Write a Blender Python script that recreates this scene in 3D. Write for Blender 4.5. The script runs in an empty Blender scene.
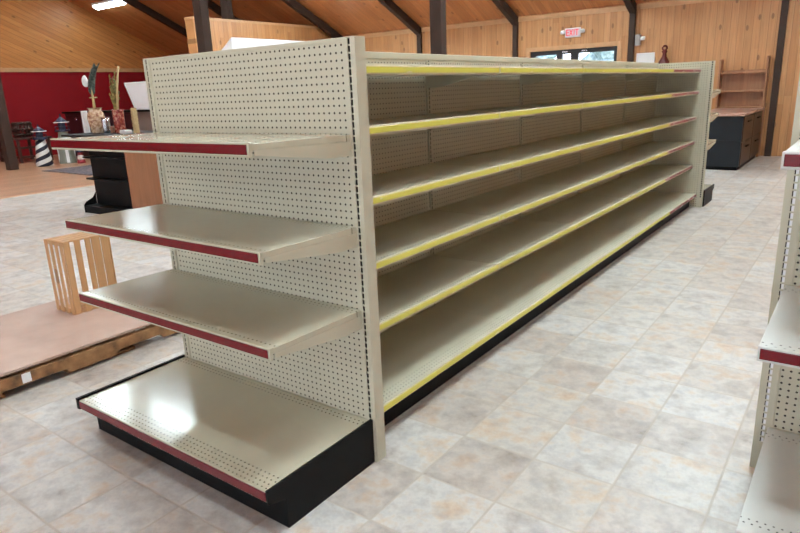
import bpy, bmesh, math, random
from mathutils import Vector, Matrix
random.seed(7)
S = bpy.context.scene
COL = S.collection
PI = math.pi

# ------------------------------------------------------------------ materials
def lin(r, g, b):
    f = lambda c: (c/255/12.92) if c/255 <= 0.04045 else ((c/255+0.055)/1.055)**2.4
    return (f(r), f(g), f(b), 1.0)

class NT:
    """small helper around a node tree"""
    def __init__(s, name):
        s.m = bpy.data.materials.new(name); s.m.use_nodes = True
        s.t = s.m.node_tree; s.t.nodes.clear()
        s.out = s.t.nodes.new('ShaderNodeOutputMaterial')
    def n(s, typ, **kw):
        nd = s.t.nodes.new(typ)
        for k, v in kw.items(): setattr(nd, k, v)
        return nd
    def link(s, a, b): s.t.links.new(a, b)
    def val(s, sock, v):
        if hasattr(v, 'is_output') or isinstance(v, bpy.types.NodeSocket): s.link(v, sock)
        else: sock.default_value = v
    def math(s, op, a, b=0.0, c=0.0, clamp=False):
        nd = s.n('ShaderNodeMath', operation=op, use_clamp=clamp)
        for i, v in enumerate((a, b, c)): s.val(nd.inputs[i], v)
        return nd.outputs[0]
    def mix(s, fac, a, b, blend='MIX'):
        nd = s.n('ShaderNodeMix', data_type='RGBA', blend_type=blend)
        s.val(nd.inputs[0], fac); s.val(nd.inputs[6], a); s.val(nd.inputs[7], b)
        return nd.outputs[2]
    def coords(s):
        tc = s.n('ShaderNodeTexCoord'); sp = s.n('ShaderNodeSeparateXYZ')
        s.link(tc.outputs['Object'], sp.inputs[0])
        return tc.outputs['Object'], sp.outputs[0], sp.outputs[1], sp.outputs[2]
    def noise(s, vec, scale, detail=3.0, rough=0.5):
        nd = s.n('ShaderNodeTexNoise'); s.val(nd.inputs['Vector'], vec)
        nd.inputs['Scale'].default_value = scale; nd.inputs['Detail'].default_value = detail
        nd.inputs['Roughness'].default_value = rough
        return nd.outputs['Fac']
    def white(s, vec):
        nd = s.n('ShaderNodeTexWhiteNoise', noise_dimensions='3D'); s.link(vec, nd.inputs['Vector'])
        return nd.outputs['Value']
    def comb(s, x, y, z):
        nd = s.n('ShaderNodeCombineXYZ')
        for i, v in enumerate((x, y, z)): s.val(nd.inputs[i], v)
        return nd.outputs[0]
    def ramp(s, fac, stops):
        nd = s.n('ShaderNodeValToRGB'); s.link(fac, nd.inputs[0])
        el = nd.color_ramp.elements
        while len(el) < len(stops): el.new(0.5)
        for e, (p, c) in zip(el, stops): e.position = p; e.color = c
        return nd.outputs[0]
    def bsdf(s, color, rough=0.5, metal=0.0, bump=None, bump_d=0.002, coat=0.0, spec=0.5):
        b = s.n('ShaderNodeBsdfPrincipled')
        s.val(b.inputs['Base Color'], color); s.val(b.inputs['Roughness'], rough)
        b.inputs['Metallic'].default_value = metal
        b.inputs['Coat Weight'].default_value = coat
        b.inputs['Coat Roughness'].default_value = 0.12
        b.inputs['Specular IOR Level'].default_value = spec
        if bump is not None:
            bp = s.n('ShaderNodeBump'); bp.inputs['Distance'].default_value = bump_d
            bp.inputs['Strength'].default_value = 0.6
            s.link(bump, bp.inputs['Height']); s.link(bp.outputs[0], b.inputs['Normal'])
        s.link(b.outputs[0], s.out.inputs[0])
        return s.m

def plain(name, col, rough=0.5, metal=0.0, var=0.08, scale=6.0, spec=0.5, coat=0.0):
    t = NT(name); v, x, y, z = t.coords()
    nz = t.noise(v, scale, 3)
    d = tuple(c*(1-var) for c in col[:3])+(1,); l = tuple(min(1, c*(1+var)) for c in col[:3])+(1,)
    return t.bsdf(t.mix(nz, d, l), rough, metal, spec=spec, coat=coat)

PAINT = (0.53, 0.505, 0.39, 1)
HOLE = (0.014, 0.013, 0.010, 1)
PITCH = 0.0254

def peg(name, axis, o1, o2, base=PAINT, rad=.165):
    """perforated painted steel: round dark holes on a one inch grid"""
    t = NT(name); v, x, y, z = t.coords(); u = {'x': x, 'y': y}[axis]
    def cell(c, o):
        return t.math('SUBTRACT', t.math('FRACT', t.math('ADD', t.math('DIVIDE', t.math('SUBTRACT', c, o), PITCH), 0.5)), 0.5)
    a = cell(u, o1); b = cell(z, o2)
    r = t.math('SQRT', t.math('ADD', t.math('MULTIPLY', a, a), t.math('MULTIPLY', b, b)))
    hole = t.math('LESS_THAN', r, rad)
    nz = t.noise(v, 5, 3)
    c = t.mix(nz, tuple(k*0.94 for k in base[:3])+(1,), tuple(min(1, k*1.05) for k in base[:3])+(1,))
    return t.bsdf(t.mix(hole, c, HOLE), t.math('ADD', 0.42, t.math('MULTIPLY', hole, 0.4)))

def deck_mat(name, axis, bands, along, base=PAINT, rough=0.15):
    """glossy painted deck with staggered rows of small holes inside the given bands"""
    t = NT(name); v, x, y, z = t.coords(); d = {'x': x, 'y': y}
    w, l = d[axis], d[along]
    P = 0.0215
    row = t.math('FLOOR', t.math('DIVIDE', w, P))
    sh = t.math('MULTIPLY', t.math('MODULO', t.math('ABSOLUTE', row), 2.0), 0.5)
    a = t.math('SUBTRACT', t.math('FRACT', t.math('DIVIDE', w, P)), 0.5)
    b = t.math('SUBTRACT', t.math('FRACT', t.math('ADD', t.math('DIVIDE', l, P), sh)), 0.5)
    r = t.math('SQRT', t.math('ADD', t.math('MULTIPLY', a, a), t.math('MULTIPLY', b, b)))
    hole = t.math('LESS_THAN', r, 0.15)
    msk = None
    for lo, hi in bands:
        k = t.math('MULTIPLY', t.math('GREATER_THAN', w, lo), t.math('LESS_THAN', w, hi))
        msk = k if msk is None else t.math('MAXIMUM', msk, k)
    hole = t.math('MULTIPLY', hole, msk)
    nz = t.noise(v, 4, 4, 0.6); sc = t.noise(v, 22, 5, 0.7)
    c = t.mix(nz, tuple(k*0.92 for k in base[:3])+(1,), tuple(min(1, k*1.06) for k in base[:3])+(1,))
    scuff = t.math('MULTIPLY', t.math('GREATER_THAN', sc, 0.72), 0.12)
    c = t.mix(scuff, c, (0.72, 0.69, 0.60, 1))
    rr = t.math('ADD', rough-0.04, t.math('MULTIPLY', t.noise(v, 9, 3), 0.08))
    return t.bsdf(t.mix(hole, c, HOLE), rr, spec=0.3)

def wood(name, across, along, width, cols, rough=0.4, seam=0.035, knots=0.5, bump=True, coat=0.0, spec=0.5):
    """tongue and groove boards. across/along: (x,y,z) weights that turn object coordinates into board coordinates"""
    t = NT(name); v, x, y, z = t.coords()
    def dot(wt):
        r = None
        for s_, k in zip((x, y, z), wt):
            if abs(k) < 1e-9: continue
            q = t.math('MULTIPLY', s_, k); r = q if r is None else t.math('ADD', r, q)
        return r
    a, l = dot(across), dot(along)
    aw = t.math('DIVIDE', a, width); idx = t.math('FLOOR', aw); fr = t.math('FRACT', aw)
    rnd = t.white(t.comb(idx, 3.7, 1.3))
    # board ends
    seg = t.math('FLOOR', t.math('ADD', t.math('DIVIDE', l, 2.7), t.math('MULTIPLY', rnd, 7.0)))
    rnd2 = t.white(t.comb(idx, seg, 5.1))
    c = t.ramp(rnd2, [(0.0, cols[0]), (0.5, cols[1]), (1.0, cols[2])])
    gv = t.comb(t.math('ADD', t.math('MULTIPLY', a, 34.0), t.math('MULTIPLY', rnd2, 40.0)), t.math('MULTIPLY', l, 1.6), rnd2)
    g = t.noise(gv, 1.0, 4, 0.6)
    dk = tuple(k*0.68 for k in cols[0][:3])+(1,)
    c = t.mix(t.math('MULTIPLY', t.math('SUBTRACT', g, 0.35, clamp=True), 1.5, clamp=True), c, dk)
    kv = t.n('ShaderNodeTexVoronoi', voronoi_dimensions='2D'); kv.inputs['Scale'].default_value = 1.0
    t.link(t.comb(t.math('MULTIPLY', a, 4.5), t.math('MULTIPLY', l, 2.0), 0.0), kv.inputs['Vector'])
    kn = t.math('LESS_THAN', kv.outputs['Distance'], 0.10)
    sc = t.n('ShaderNodeSeparateColor'); t.link(kv.outputs['Color'], sc.inputs[0])
    kn = t.math('MULTIPLY', kn, t.math('LESS_THAN', sc.outputs[0], knots))
    c = t.mix(t.math('MULTIPLY', kn, 0.55), c, tuple(k*0.22 for k in cols[0][:3])+(1,))
    e = t.math('MINIMUM', fr, t.math('SUBTRACT', 1.0, fr))
    sm = t.math('LESS_THAN', e, seam*0.75)
    c = t.mix(t.math('MULTIPLY', sm, 0.5), c, tuple(k*0.18 for k in cols[0][:3])+(1,))
    hb = t.math('MULTIPLY', t.math('MINIMUM', t.math('DIVIDE', e, seam*2), 1.0), 1.0)
    return t.bsdf(c, rough, bump=hb if bump else None, bump_d=0.004, coat=coat, spec=spec)

def tile_mat():
    t = NT('ceramic floor tile'); v, x, y, z = t.coords()
    ux = t.math('DIVIDE', t.math('SUBTRACT', x, 0.517), 0.3215); uy = t.math('DIVIDE', t.math('SUBTRACT', y, 0.362), 0.3285)
    ix, iy = t.math('FLOOR', ux), t.math('FLOOR', uy); fx, fy = t.math('FRACT', ux), t.math('FRACT', uy)
    ex = t.math('MINIMUM', fx, t.math('SUBTRACT', 1.0, fx)); ey = t.math('MINIMUM', fy, t.math('SUBTRACT', 1.0, fy))
    e = t.math('MINIMUM', ex, ey)
    rnd = t.white(t.comb(ix, iy, 0.5)); rnd2 = t.white(t.comb(iy, ix, 9.5))
    off = t.comb(t.math('ADD', x, t.math('MULTIPLY', rnd, 31.0)), t.math('ADD', y, t.math('MULTIPLY', rnd2, 17.0)), rnd)
    n1 = t.noise(off, 5.5, 8, 0.68); n2 = t.noise(off, 16, 6, 0.7); n3 = t.noise(off, 2.4, 3, 0.5)
    c = t.ramp(n1, [(0.26, lin(148, 136, 127)), (0.40, lin(186, 179, 172)), (0.52, lin(207, 203, 198)), (0.62, lin(204, 187, 169)), (0.74, lin(186, 158, 134))])
    c = t.mix(t.math('MULTIPLY', t.math('SUBTRACT', n2, 0.45, clamp=True), 2.2, clamp=True), c, lin(168, 166, 168))
    c = t.mix(t.math('MULTIPLY', t.math('GREATER_THAN', n3, 0.5), 0.0), c, lin(190, 160, 140))
    tint = t.ramp(rnd, [(0.0, lin(232, 226, 222)), (0.5, lin(242, 240, 237)), (1.0, lin(250, 252, 254))])
    c = t.mix(1.0, c, tint, 'MULTIPLY')
    gr = t.math('LESS_THAN', e, 0.014)
    c = t.mix(t.math('MULTIPLY', gr, 0.8), c, lin(184, 174, 163))
    hb = t.math('MINIMUM', t.math('DIVIDE', e, 0.022), 1.0)
    hb = t.math('ADD', hb, t.math('MULTIPLY', n2, 0.12))
    rough = t.math('ADD', 0.24, t.math('MULTIPLY', n2, 0.22))
    return t.bsdf(c, t.math('MAXIMUM', rough, t.math('MULTIPLY', gr, 0.6)), bump=hb, bump_d=0.002)

def spiral_mat():
    t = NT('black and white spiral paint'); v, x, y, z = t.coords()
    ang = t.math('DIVIDE', t.math('ARCTAN2', y, x), 2*PI)
    f = t.math('FRACT', t.math('ADD', t.math('MULTIPLY', z, 5.0), t.math('MULTIPLY', ang, -2.0)))
    return t.bsdf(t.mix(t.math('LESS_THAN', f, 0.47), (0.75, 0.75, 0.74, 1), (0.012, 0.014, 0.03, 1)), 0.45)

def ring_mat():
    t = NT('red and white bands'); v, x, y, z = t.coords()
    f = t.math('FRACT', t.math('MULTIPLY', z, 5.0))
    return t.bsdf(t.mix(t.math('LESS_THAN', f, 0.5), (0.72, 0.70, 0.68, 1), (0.28, 0.02, 0.03, 1)), 0.5)

def mottled(name, a, b, c, scale, rough=0.6):
    t = NT(name); v, x, y, z = t.coords()
    n = t.noise(v, scale, 4, 0.6)
    return t.bsdf(t.ramp(n, [(0.35, a), (0.5, b), (0.65, c)]), rough)

def strip_mat(name, base, pale, amount):
    """printed shelf-edge strip in a clear holder, with torn pale paper patches"""
    t = NT(name); v, x, y, z = t.coords()
    n = t.noise(t.comb(t.math('MULTIPLY', x, 9.0), t.math('MULTIPLY', y, 9.0), t.math('MULTIPLY', z, 40.0)), 1.0, 3)
    return t.bsdf(t.mix(t.math('MULTIPLY', t.math('GREATER_THAN', n, amount), 0.75), base, pale), 0.25, spec=0.35)

def glass_mat():
    t = NT('window glass')
    tr = t.n('ShaderNodeBsdfTransparent'); gl = t.n('ShaderNodeBsdfGlossy'); gl.inputs['Roughness'].default_value = 0.02
    tr.inputs[0].default_value = (0.95, 0.96, 0.97, 1)
    fr = t.n('ShaderNodeFresnel'); fr.inputs[0].default_value = 1.45
    mx = t.n('ShaderNodeMixShader'); t.link(fr.outputs[0], mx.inputs[0]); t.link(tr.outputs[0], mx.inputs[1]); t.link(gl.outputs[0], mx.inputs[2])
    t.link(mx.outputs[0], t.out.inputs[0]); return t.m

def emit(name, col, strength):
    t = NT(name); e = t.n('ShaderNodeEmission'); e.inputs[0].default_value = col; e.inputs[1].default_value = strength
    t.link(e.outputs[0], t.out.inputs[0]); return t.m

LIGHT_L = 116.0
M = {}
PINE = [(0.53, 0.245, 0.092, 1), (0.58, 0.28, 0.11, 1), (0.63, 0.325, 0.14, 1)]
M['pine_wall'] = wood('pine boards upright', (1, 0, 0), (0, 0, 1), 0.125, PINE, 0.42, 0.03, 0.38)
M['pine_side'] = wood('pine boards upright on side walls', (0, 1, 0), (0, 0, 1), 0.125, PINE, 0.42, 0.03, 0.2)
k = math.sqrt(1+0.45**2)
M['pine_gable'] = wood('pine boards along the roof slope', (0, 0.45/k, 1/k), (0, 1/k, -0.45/k), 0.125, [(0.60, 0.24, 0.072, 1), (0.66, 0.28, 0.088, 1), (0.71, 0.325, 0.11, 1)], 0.40, 0.045, 0.16, spec=0.3)  # orange bounce from red wall and wood floor mixed into these board colours
CEIL = [(0.47, 0.175, 0.06, 1), (0.55, 0.215, 0.078, 1), (0.61, 0.26, 0.10, 1)]  # darker and redder than the wall boards
M['pine_ceiling'] = wood('reddish ceiling boards', (1, 0, 0), (0, 1/k, -0.45/k), 0.14, CEIL, 0.38, 0.025, 0.15)
M['pine_trim'] = plain('pine trim', (0.58, 0.33, 0.165, 1), 0.45, var=0.15, scale=9)
M['beam'] = plain('dark brown painted timber', (0.055, 0.034, 0.026, 1), 0.6, var=0.2, spec=0.2)
M['red_wall'] = plain('deep red wall paint', (0.27, 0.009, 0.014, 1), 0.7, var=0.06, scale=2, spec=0.2)
M['tile'] = tile_mat()
M['oak_floor'] = wood('oak strip floor', (1, 0, 0), (0, 1, 0), 0.09, [(0.40, 0.21, 0.12, 1), (0.47, 0.26, 0.155, 1), (0.54, 0.31, 0.19, 1)], 0.3, 0.02, 0.1)
M['paint'] = plain('beige painted steel', PAINT, 0.38, var=0.04)
M['void'] = plain('dark gap', (0.02, 0.018, 0.015, 1), 0.9)
M['black'] = plain('black painted steel', (0.006, 0.0065, 0.007, 1), 0.5, spec=0.12)
M['red_strip'] = strip_mat('dark red edge strip', (0.135, 0.003, 0.008, 1), (0.45, 0.24, 0.22, 1), 0.80)
M['base_strip'] = strip_mat('worn maroon edge strip', (0.15, 0.024, 0.03, 1), (0.45, 0.30, 0.28, 1), 0.74)
M['far_red_strip'] = strip_mat('red edge strip paled by glare', (0.33, 0.09, 0.11, 1), (0.62, 0.46, 0.46, 1), 0.60)  # far copy of the red strip, lightened to carry glare in its colour
M['yellow_strip'] = strip_mat('yellow edge strip', (0.72, 0.68, 0.13, 1), (0.80, 0.79, 0.50, 1), 0.70)
M['clear_lip'] = plain('pale plastic strip holder', (0.74, 0.70, 0.50, 1), 0.25)
M['paper'] = plain('white paper', (0.78, 0.78, 0.78, 1), 0.6, var=0.03)
M['white'] = plain('white enamel', (0.84, 0.86, 0.88, 1), 0.4, var=0.02)
M['crate'] = wood('rough pine crate slats', (0.7, 0.7, 0), (0, 0, 1), 0.2, [(0.50, 0.27, 0.115, 1), (0.57, 0.32, 0.15, 1), (0.62, 0.37, 0.185, 1)], 0.6, 0.0, 0.6, bump=False)
M['pallet'] = mottled('weathered pallet timber', (0.10, 0.05, 0.022, 1), (0.26, 0.125, 0.05, 1), (0.37, 0.19, 0.08, 1), 7, 0.75)
M['ply'] = mottled('pinkish plywood sheet', (0.40, 0.262, 0.205, 1), (0.45, 0.305, 0.243, 1), (0.49, 0.345, 0.28, 1), 2.5, 0.55)
M['laminate'] = wood('reddish wood laminate', (0, 1, 0), (0, 0, 1), 0.9, [(0.30, 0.125, 0.06, 1), (0.33, 0.14, 0.07, 1), (0.36, 0.155, 0.08, 1)], 0.35, 0.0, 0.0, bump=False)
M['maroon'] = plain('dark maroon lacquer', (0.035, 0.008, 0.010, 1), 0.3)
M['greybrown'] = plain('grey brown panel', (0.17, 0.125, 0.105, 1), 0.5)
M['darkwood'] = plain('dark red brown wood', (0.055, 0.018, 0.013, 1), 0.45, var=0.2)
M['spiral'] = spiral_mat(); M['rings'] = ring_mat()
M['navy'] = plain('navy painted roof', (0.02, 0.025, 0.06, 1), 0.4)
M['sage'] = plain('grey green paint', (0.26, 0.29, 0.25, 1), 0.5)
M['rug'] = mottled('dark patterned rug', (0.03, 0.03, 0.05, 1), (0.10, 0.085, 0.10, 1), (0.24, 0.17, 0.15, 1), 14, 0.9)
M['vase'] = mottled('tan mottled glass', (0.30, 0.13, 0.07, 1), (0.58, 0.36, 0.22, 1), (0.75, 0.60, 0.45, 1), 22, 0.2)
M['redvase'] = mottled('red patterned glaze', (0.15, 0.015, 0.01, 1), (0.30, 0.04, 0.03, 1), (0.55, 0.30, 0.20, 1), 26, 0.25)
M['feather'] = mottled('grey green feather', (0.02, 0.035, 0.03, 1), (0.07, 0.09, 0.075, 1), (0.16, 0.18, 0.15, 1), 30, 0.7)
M['straw'] = plain('dry straw', (0.50, 0.36, 0.18, 1), 0.7, var=0.25, scale=40)
M['twig'] = mottled('olive dried leaf', (0.09, 0.07, 0.02, 1), (0.20, 0.17, 0.05, 1), (0.42, 0.32, 0.10, 1), 20, 0.7)
M['chrome'] = plain('polished metal', (0.62, 0.63, 0.66, 1), 0.18, metal=1.0)
M['brownbox'] = plain('brown card', (0.26, 0.12, 0.07, 1), 0.6)
M['slate'] = plain('blue black laminate', (0.010, 0.014, 0.018, 1), 0.45, spec=0.3)
M['counter'] = mottled('pink brown laminate top', (0.34, 0.19, 0.14, 1), (0.42, 0.25, 0.19, 1), (0.48, 0.31, 0.25, 1), 12, 0.35)
M['drawer'] = plain('brown grey drawer front', (0.050, 0.030, 0.022, 1), 0.4, spec=0.25)
M['hutch'] = wood('red oak shelf unit', (1, 0, 0), (0, 0, 1), 0.3, [(0.36, 0.16, 0.075, 1), (0.40, 0.185, 0.09, 1), (0.44, 0.215, 0.11, 1)], 0.45, 0.0, 0.0, bump=False)
M['frame_dark'] = plain('dark bronze aluminium', (0.015, 0.014, 0.016, 1), 0.35)
M['glass'] = glass_mat()
M['grey'] = plain('grey painted box', (0.38, 0.36, 0.35, 1), 0.5)
M['redwood'] = plain('glossy dark red turned wood', (0.12, 0.018, 0.015, 1), 0.25)
M['exit_red'] = emit('lit red letters', (1.0, 0.03, 0.06, 1), 1.1)
M['exit_white'] = emit('lit sign face', (1.0, 0.80, 0.84, 1), 0.75)
M['tube'] = emit('fluorescent diffuser', (0.80, 0.95, 0.99, 1), LIGHT_L)
M['tube_dim'] = emit('dimmed fluorescent diffuser', (0.80, 0.95, 0.99, 1), 30.0)  # emission set lower to tone down the gable and the shelf highlight
M['leaf'] = mottled('tree leaves', (0.10, 0.13, 0.12, 1), (0.20, 0.24, 0.22, 1), (0.34, 0.38, 0.36, 1), 5, 0.8)
M['bark'] = plain('bark', (0.10, 0.07, 0.05, 1), 0.9)
M['grass'] = plain('lawn', (0.10, 0.16, 0.05, 1), 0.9, var=0.3)

# ------------------------------------------------------------------ mesh builder
class MB:
    def __init__(s): s.bm = bmesh.new(); s.mi = 0
    def _done(s, verts, faces, bev):
        for f in faces: f.material_index = s.mi
        if bev:
            ed = set()
            for f in faces:
                for e in f.edges: ed.add(e)
            r = bmesh.ops.bevel(s.bm, geom=list(ed), offset=bev, segments=1, affect='EDGES', profile=0.5)
            for f in r['faces']: f.material_index = s.mi
        return s
    def box(s, x0, x1, y0, y1, z0, z1, bev=0.0, rot=None):
        P = [Vector(p) for p in ((x0,y0,z0),(x1,y0,z0),(x1,y1,z0),(x0,y1,z0),(x0,y0,z1),(x1,y0,z1),(x1,y1,z1),(x0,y1,z1))]
        if rot:
            c = Vector(((x0+x1)/2, (y0+y1)/2, (z0+z1)/2)); P = [c+rot@(p-c) for p in P]
        v = [s.bm.verts.new(p) for p in P]
        F = [s.bm.faces.new([v[i] for i in q]) for q in ((3,2,1,0),(4,5,6,7),(0,1,5,4),(1,2,6,5),(2,3,7,6),(3,0,4,7))]
        return s._done(v, F, bev)
    def prism(s, poly, axis, a, b, bev=0.0):
        """poly in the plane of the two other axes; axis 'x': (y,z), 'y': (x,z), 'z': (x,y)"""
        def P(p, t): return {'x': (t, p[0], p[1]), 'y': (p[0], t, p[1]), 'z': (p[0], p[1], t)}[axis]
        A = [s.bm.verts.new(P(p, a)) for p in poly]; B = [s.bm.verts.new(P(p, b)) for p in poly]
        F = [s.bm.faces.new(list(reversed(A))), s.bm.faces.new(B)]
        n = len(poly)
        for i in range(n): F.append(s.bm.faces.new((A[i], A[(i+1) % n], B[(i+1) % n], B[i])))
        bmesh.ops.recalc_face_normals(s.bm, faces=F)
        return s._done(A+B, F, bev)
    def hexa(s, P8, bev=0.0):
        v = [s.bm.verts.new(p) for p in P8]
        F = [s.bm.faces.new([v[i] for i in q]) for q in ((3,2,1,0),(4,5,6,7),(0,1,5,4),(1,2,6,5),(2,3,7,6),(3,0,4,7))]
        return s._done(v, F, bev)
    def tube(s, pts, rad, seg=8, smooth=True):
        pts = [Vector(p) for p in pts]
        if not hasattr(rad, '__len__'): rad = [rad]*len(pts)
        rings = []
        for i, p in enumerate(pts):
            d = (pts[min(i+1, len(pts)-1)]-pts[max(i-1, 0)]).normalized()
            u = d.cross(Vector((0, 0, 1)) if abs(d.z) < 0.9 else Vector((1, 0, 0))).normalized(); w = d.cross(u)
            rings.append([s.bm.verts.new(p+(u*math.cos(2*PI*j/seg)+w*math.sin(2*PI*j/seg))*rad[i]) for j in range(seg)])
        F = []
        for a, b in zip(rings, rings[1:]):
            for j in range(seg): F.append(s.bm.faces.new((a[j], a[(j+1) % seg], b[(j+1) % seg], b[j])))
        for f in F: f.smooth = smooth
        F += [s.bm.faces.new(list(reversed(rings[0]))), s.bm.faces.new(rings[-1])]
        bmesh.ops.recalc_face_normals(s.bm, faces=F)
        return s._done([], F, 0)
    def lathe(s, c, prof, seg=24, smooth=True):
        c = Vector(c); rings = []
        for r, z in prof:
            rings.append([s.bm.verts.new(c+Vector((r*math.cos(2*PI*j/seg), r*math.sin(2*PI*j/seg), z))) for j in range(seg)])
        F = []
        for a, b in zip(rings, rings[1:]):
            for j in range(seg): F.append(s.bm.faces.new((a[j], a[(j+1) % seg], b[(j+1) % seg], b[j])))
        for f in F: f.smooth = smooth
        F += [s.bm.faces.new(list(reversed(rings[0]))), s.bm.faces.new(rings[-1])]
        bmesh.ops.recalc_face_normals(s.bm, faces=F)
        return s._done([], F, 0)
    def blob(s, c, r, sub=3, amp=0.25, sq=(1, 1, 1)):
        r_ = bmesh.ops.create_icosphere(s.bm, subdivisions=sub, radius=1.0)
        for v in r_['verts']:
            d = v.co.normalized()
            k_ = 1+amp*(math.sin(7*d.x+3*c[0])*math.sin(6*d.y+c[1])+0.6*math.sin(13*d.z+5*d.x)+random.uniform(-.5, .5)*0.6)
            v.co = Vector(c)+Vector((d.x*sq[0], d.y*sq[1], d.z*sq[2]))*r*k_
            for f in v.link_faces: f.material_index = s.mi
        return s
    def build(s, name, mats, parent=None, origin=None, kind=None):
        """mesh given in world coordinates; its origin becomes the parent's base (or the given origin)"""
        o0 = Vector((0, 0, 0))
        if parent is not None: o0 = wpos(parent)
        elif origin is not None: o0 = Vector(origin)
        if o0.length: bmesh.ops.translate(s.bm, verts=s.bm.verts, vec=-o0)
        me = bpy.data.meshes.new(name); s.bm.to_mesh(me); s.bm.free()
        for m in (mats if isinstance(mats, (list, tuple)) else [mats]): me.materials.append(m)
        o = bpy.data.objects.new(name, me); COL.objects.link(o)
        if parent is not None: o.parent = parent
        else: o.location = o0
        if kind: o['kind'] = kind
        return o

def wpos(o):
    p = Vector((0, 0, 0))
    while o: p += o.location; o = o.parent
    return p

def thing(name, label, cat, loc, group=None):
    o = bpy.data.objects.new(name, None); COL.objects.link(o); o.location = loc
    o.empty_display_size = 0.1
    return tag(o, label, cat, group)
def tag(o, label, cat, group=None):
    o['label'] = label; o['category'] = cat
    if group: o['group'] = group
    return o
def copy_tree(o, parent=None):
    c = o.copy(); COL.objects.link(c)
    if parent is not None: c.parent = parent
    for ch in [q for q in bpy.data.objects if q.parent == o]: copy_tree(ch, c)
    return c
def struct(name, mb, m, origin=None, parent=None):
    o = mb.build(name, m, parent, origin)
    if parent is None: o['kind'] = 'structure'
    return o

# ------------------------------------------------------------------ room
XL, XR, YF, YB, ZE, SL, YR = -18.3, 7.0, 12.0, -9.0, 2.95, 0.45, 1.5
ZR = ZE+SL*(YF-YR)
def zc(y): return ZE+SL*(YF-y) if y >= YR else ZE+SL*(y-YB)
XW = -9.98        # edge between the wood strip floor and the tiles
struct('floor', MB().box(XW, XR+.2, YB-.2, YF+.2, -0.12, 0), M['tile'])
struct('floor', MB().box(XL-.2, XW, YB-.2, YF+.2, -0.12, 0.0), M['oak_floor'])
struct('trim_1', MB().box(XW-.03, XW+.03, YB, YF, 0.0, 0.006, .002), M['pine_trim'])
# far wall with the glazed entrance
WX0, WX1, WZ = -4.90, -2.955, 2.175
w = MB(); w.box(XL-.2, WX0, YF, YF+.2, 0, ZE+.1); w.box(WX1, XR+.2, YF, YF+.2, 0, ZE+.1); w.box(WX0, WX1, YF, YF+.2, WZ, ZE+.1)
struct('wall_far', w, M['pine_wall'])
struct('trim_2', MB().box(XL, XR, YF-.03, YF, ZE-.11, ZE-.02, .004), M['pine_trim'])
# left gable: red paint below, boards above
struct('wall_left', MB().box(XL-.2, XL, YB, YF, 0, 2.39), M['red_wall'])
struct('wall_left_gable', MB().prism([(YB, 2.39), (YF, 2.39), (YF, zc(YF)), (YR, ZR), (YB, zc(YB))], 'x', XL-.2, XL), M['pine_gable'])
struct('trim_3', MB().box(XL, XL+.035, YB, YF, 2.39, 2.50, .004), M['pine_trim'])
# right wall and back wall with daylight windows
w = MB(); hz0, hz1 = 0.8, 2.75
ys = [YB, -8.4, -4.6, YF]
for i in range(0, len(ys)-1, 2): w.box(XR, XR+.2, ys[i], ys[i+1], 0, 2.95)
for i in range(1, len(ys)-1, 2): w.box(XR, XR+.2, ys[i], ys[i+1], 0, hz0); w.box(XR, XR+.2, ys[i], ys[i+1], hz1, 2.95)
w.prism([(YB, 2.95), (YF, 2.95), (YR, ZR)], 'x', XR, XR+.2)
struct('wall_right', w, M['pine_side'])
w = MB(); xs_ = [XL-.2, -15, -11, -8.5, -4.5, -2, 1.6, 2.2, 6.2, XR+.2]
for i in range(0, len(xs_)-1, 2): w.box(xs_[i], xs_[i+1], YB-.2, YB, 0, ZE+.1)
for i in range(1, len(xs_)-1, 2): w.box(xs_[i], xs_[i+1], YB-.2, YB, 0, .8); w.box(xs_[i], xs_[i+1], YB-.2, YB, 2.45, ZE+.1)
struct('wall_back', w, M['pine_wall'])
nwin = 2
for i in range(1, len(ys)-1, 2):
    a, b = ys[i], ys[i+1]; f = MB()
    for y0, y1, z0, z1 in ((a, b, hz0, hz0+.06), (a, b, hz1-.06, hz1), (a, a+.06, hz0+.06, hz1-.06), (b-.06, b, hz0+.06, hz1-.06), ((a+b)/2-.03, (a+b)/2+.03, hz0+.06, hz1-.06)):
        f.box(XR+.06, XR+.13, y0, y1, z0, z1)
    fo = struct('window_%d' % nwin, f, M['frame_dark']); nwin += 1
    for y0, y1 in ((a+.06, (a+b)/2-.03), ((a+b)/2+.03, b-.06)): MB().box(XR+.09, XR+.10, y0, y1, hz0+.06, hz1-.06).build('pane', M['glass'], fo)
for i in range(1, len(xs_)-1, 2):
    a, b = xs_[i], xs_[i+1]; f = MB()
    for x0, x1, z0, z1 in ((a, b, .8, .86), (a, b, 2.39, 2.45), (a, a+.06, .86, 2.39), (b-.06, b, .86, 2.39), ((a+b)/2-.03, (a+b)/2+.03, .86, 2.39)):
        f.box(x0, x1, YB-.13, YB-.06, z0, z1)
    fo = struct('window_%d' % nwin, f, M['frame_dark']); nwin += 1
    for x0, x1 in ((a+.06, (a+b)/2-.03), ((a+b)/2+.03, b-.06)): MB().box(x0, x1, YB-.1, YB-.09, .86, 2.39).build('pane', M['glass'], fo)
# roof planes
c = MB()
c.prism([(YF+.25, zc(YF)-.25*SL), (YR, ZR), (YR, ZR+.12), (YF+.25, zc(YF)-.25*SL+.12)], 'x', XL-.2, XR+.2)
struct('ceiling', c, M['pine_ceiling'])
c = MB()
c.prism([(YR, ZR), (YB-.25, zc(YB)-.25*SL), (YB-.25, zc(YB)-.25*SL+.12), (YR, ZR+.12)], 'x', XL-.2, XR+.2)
o = struct('ceiling', c, M['pine_ceiling'])
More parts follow.
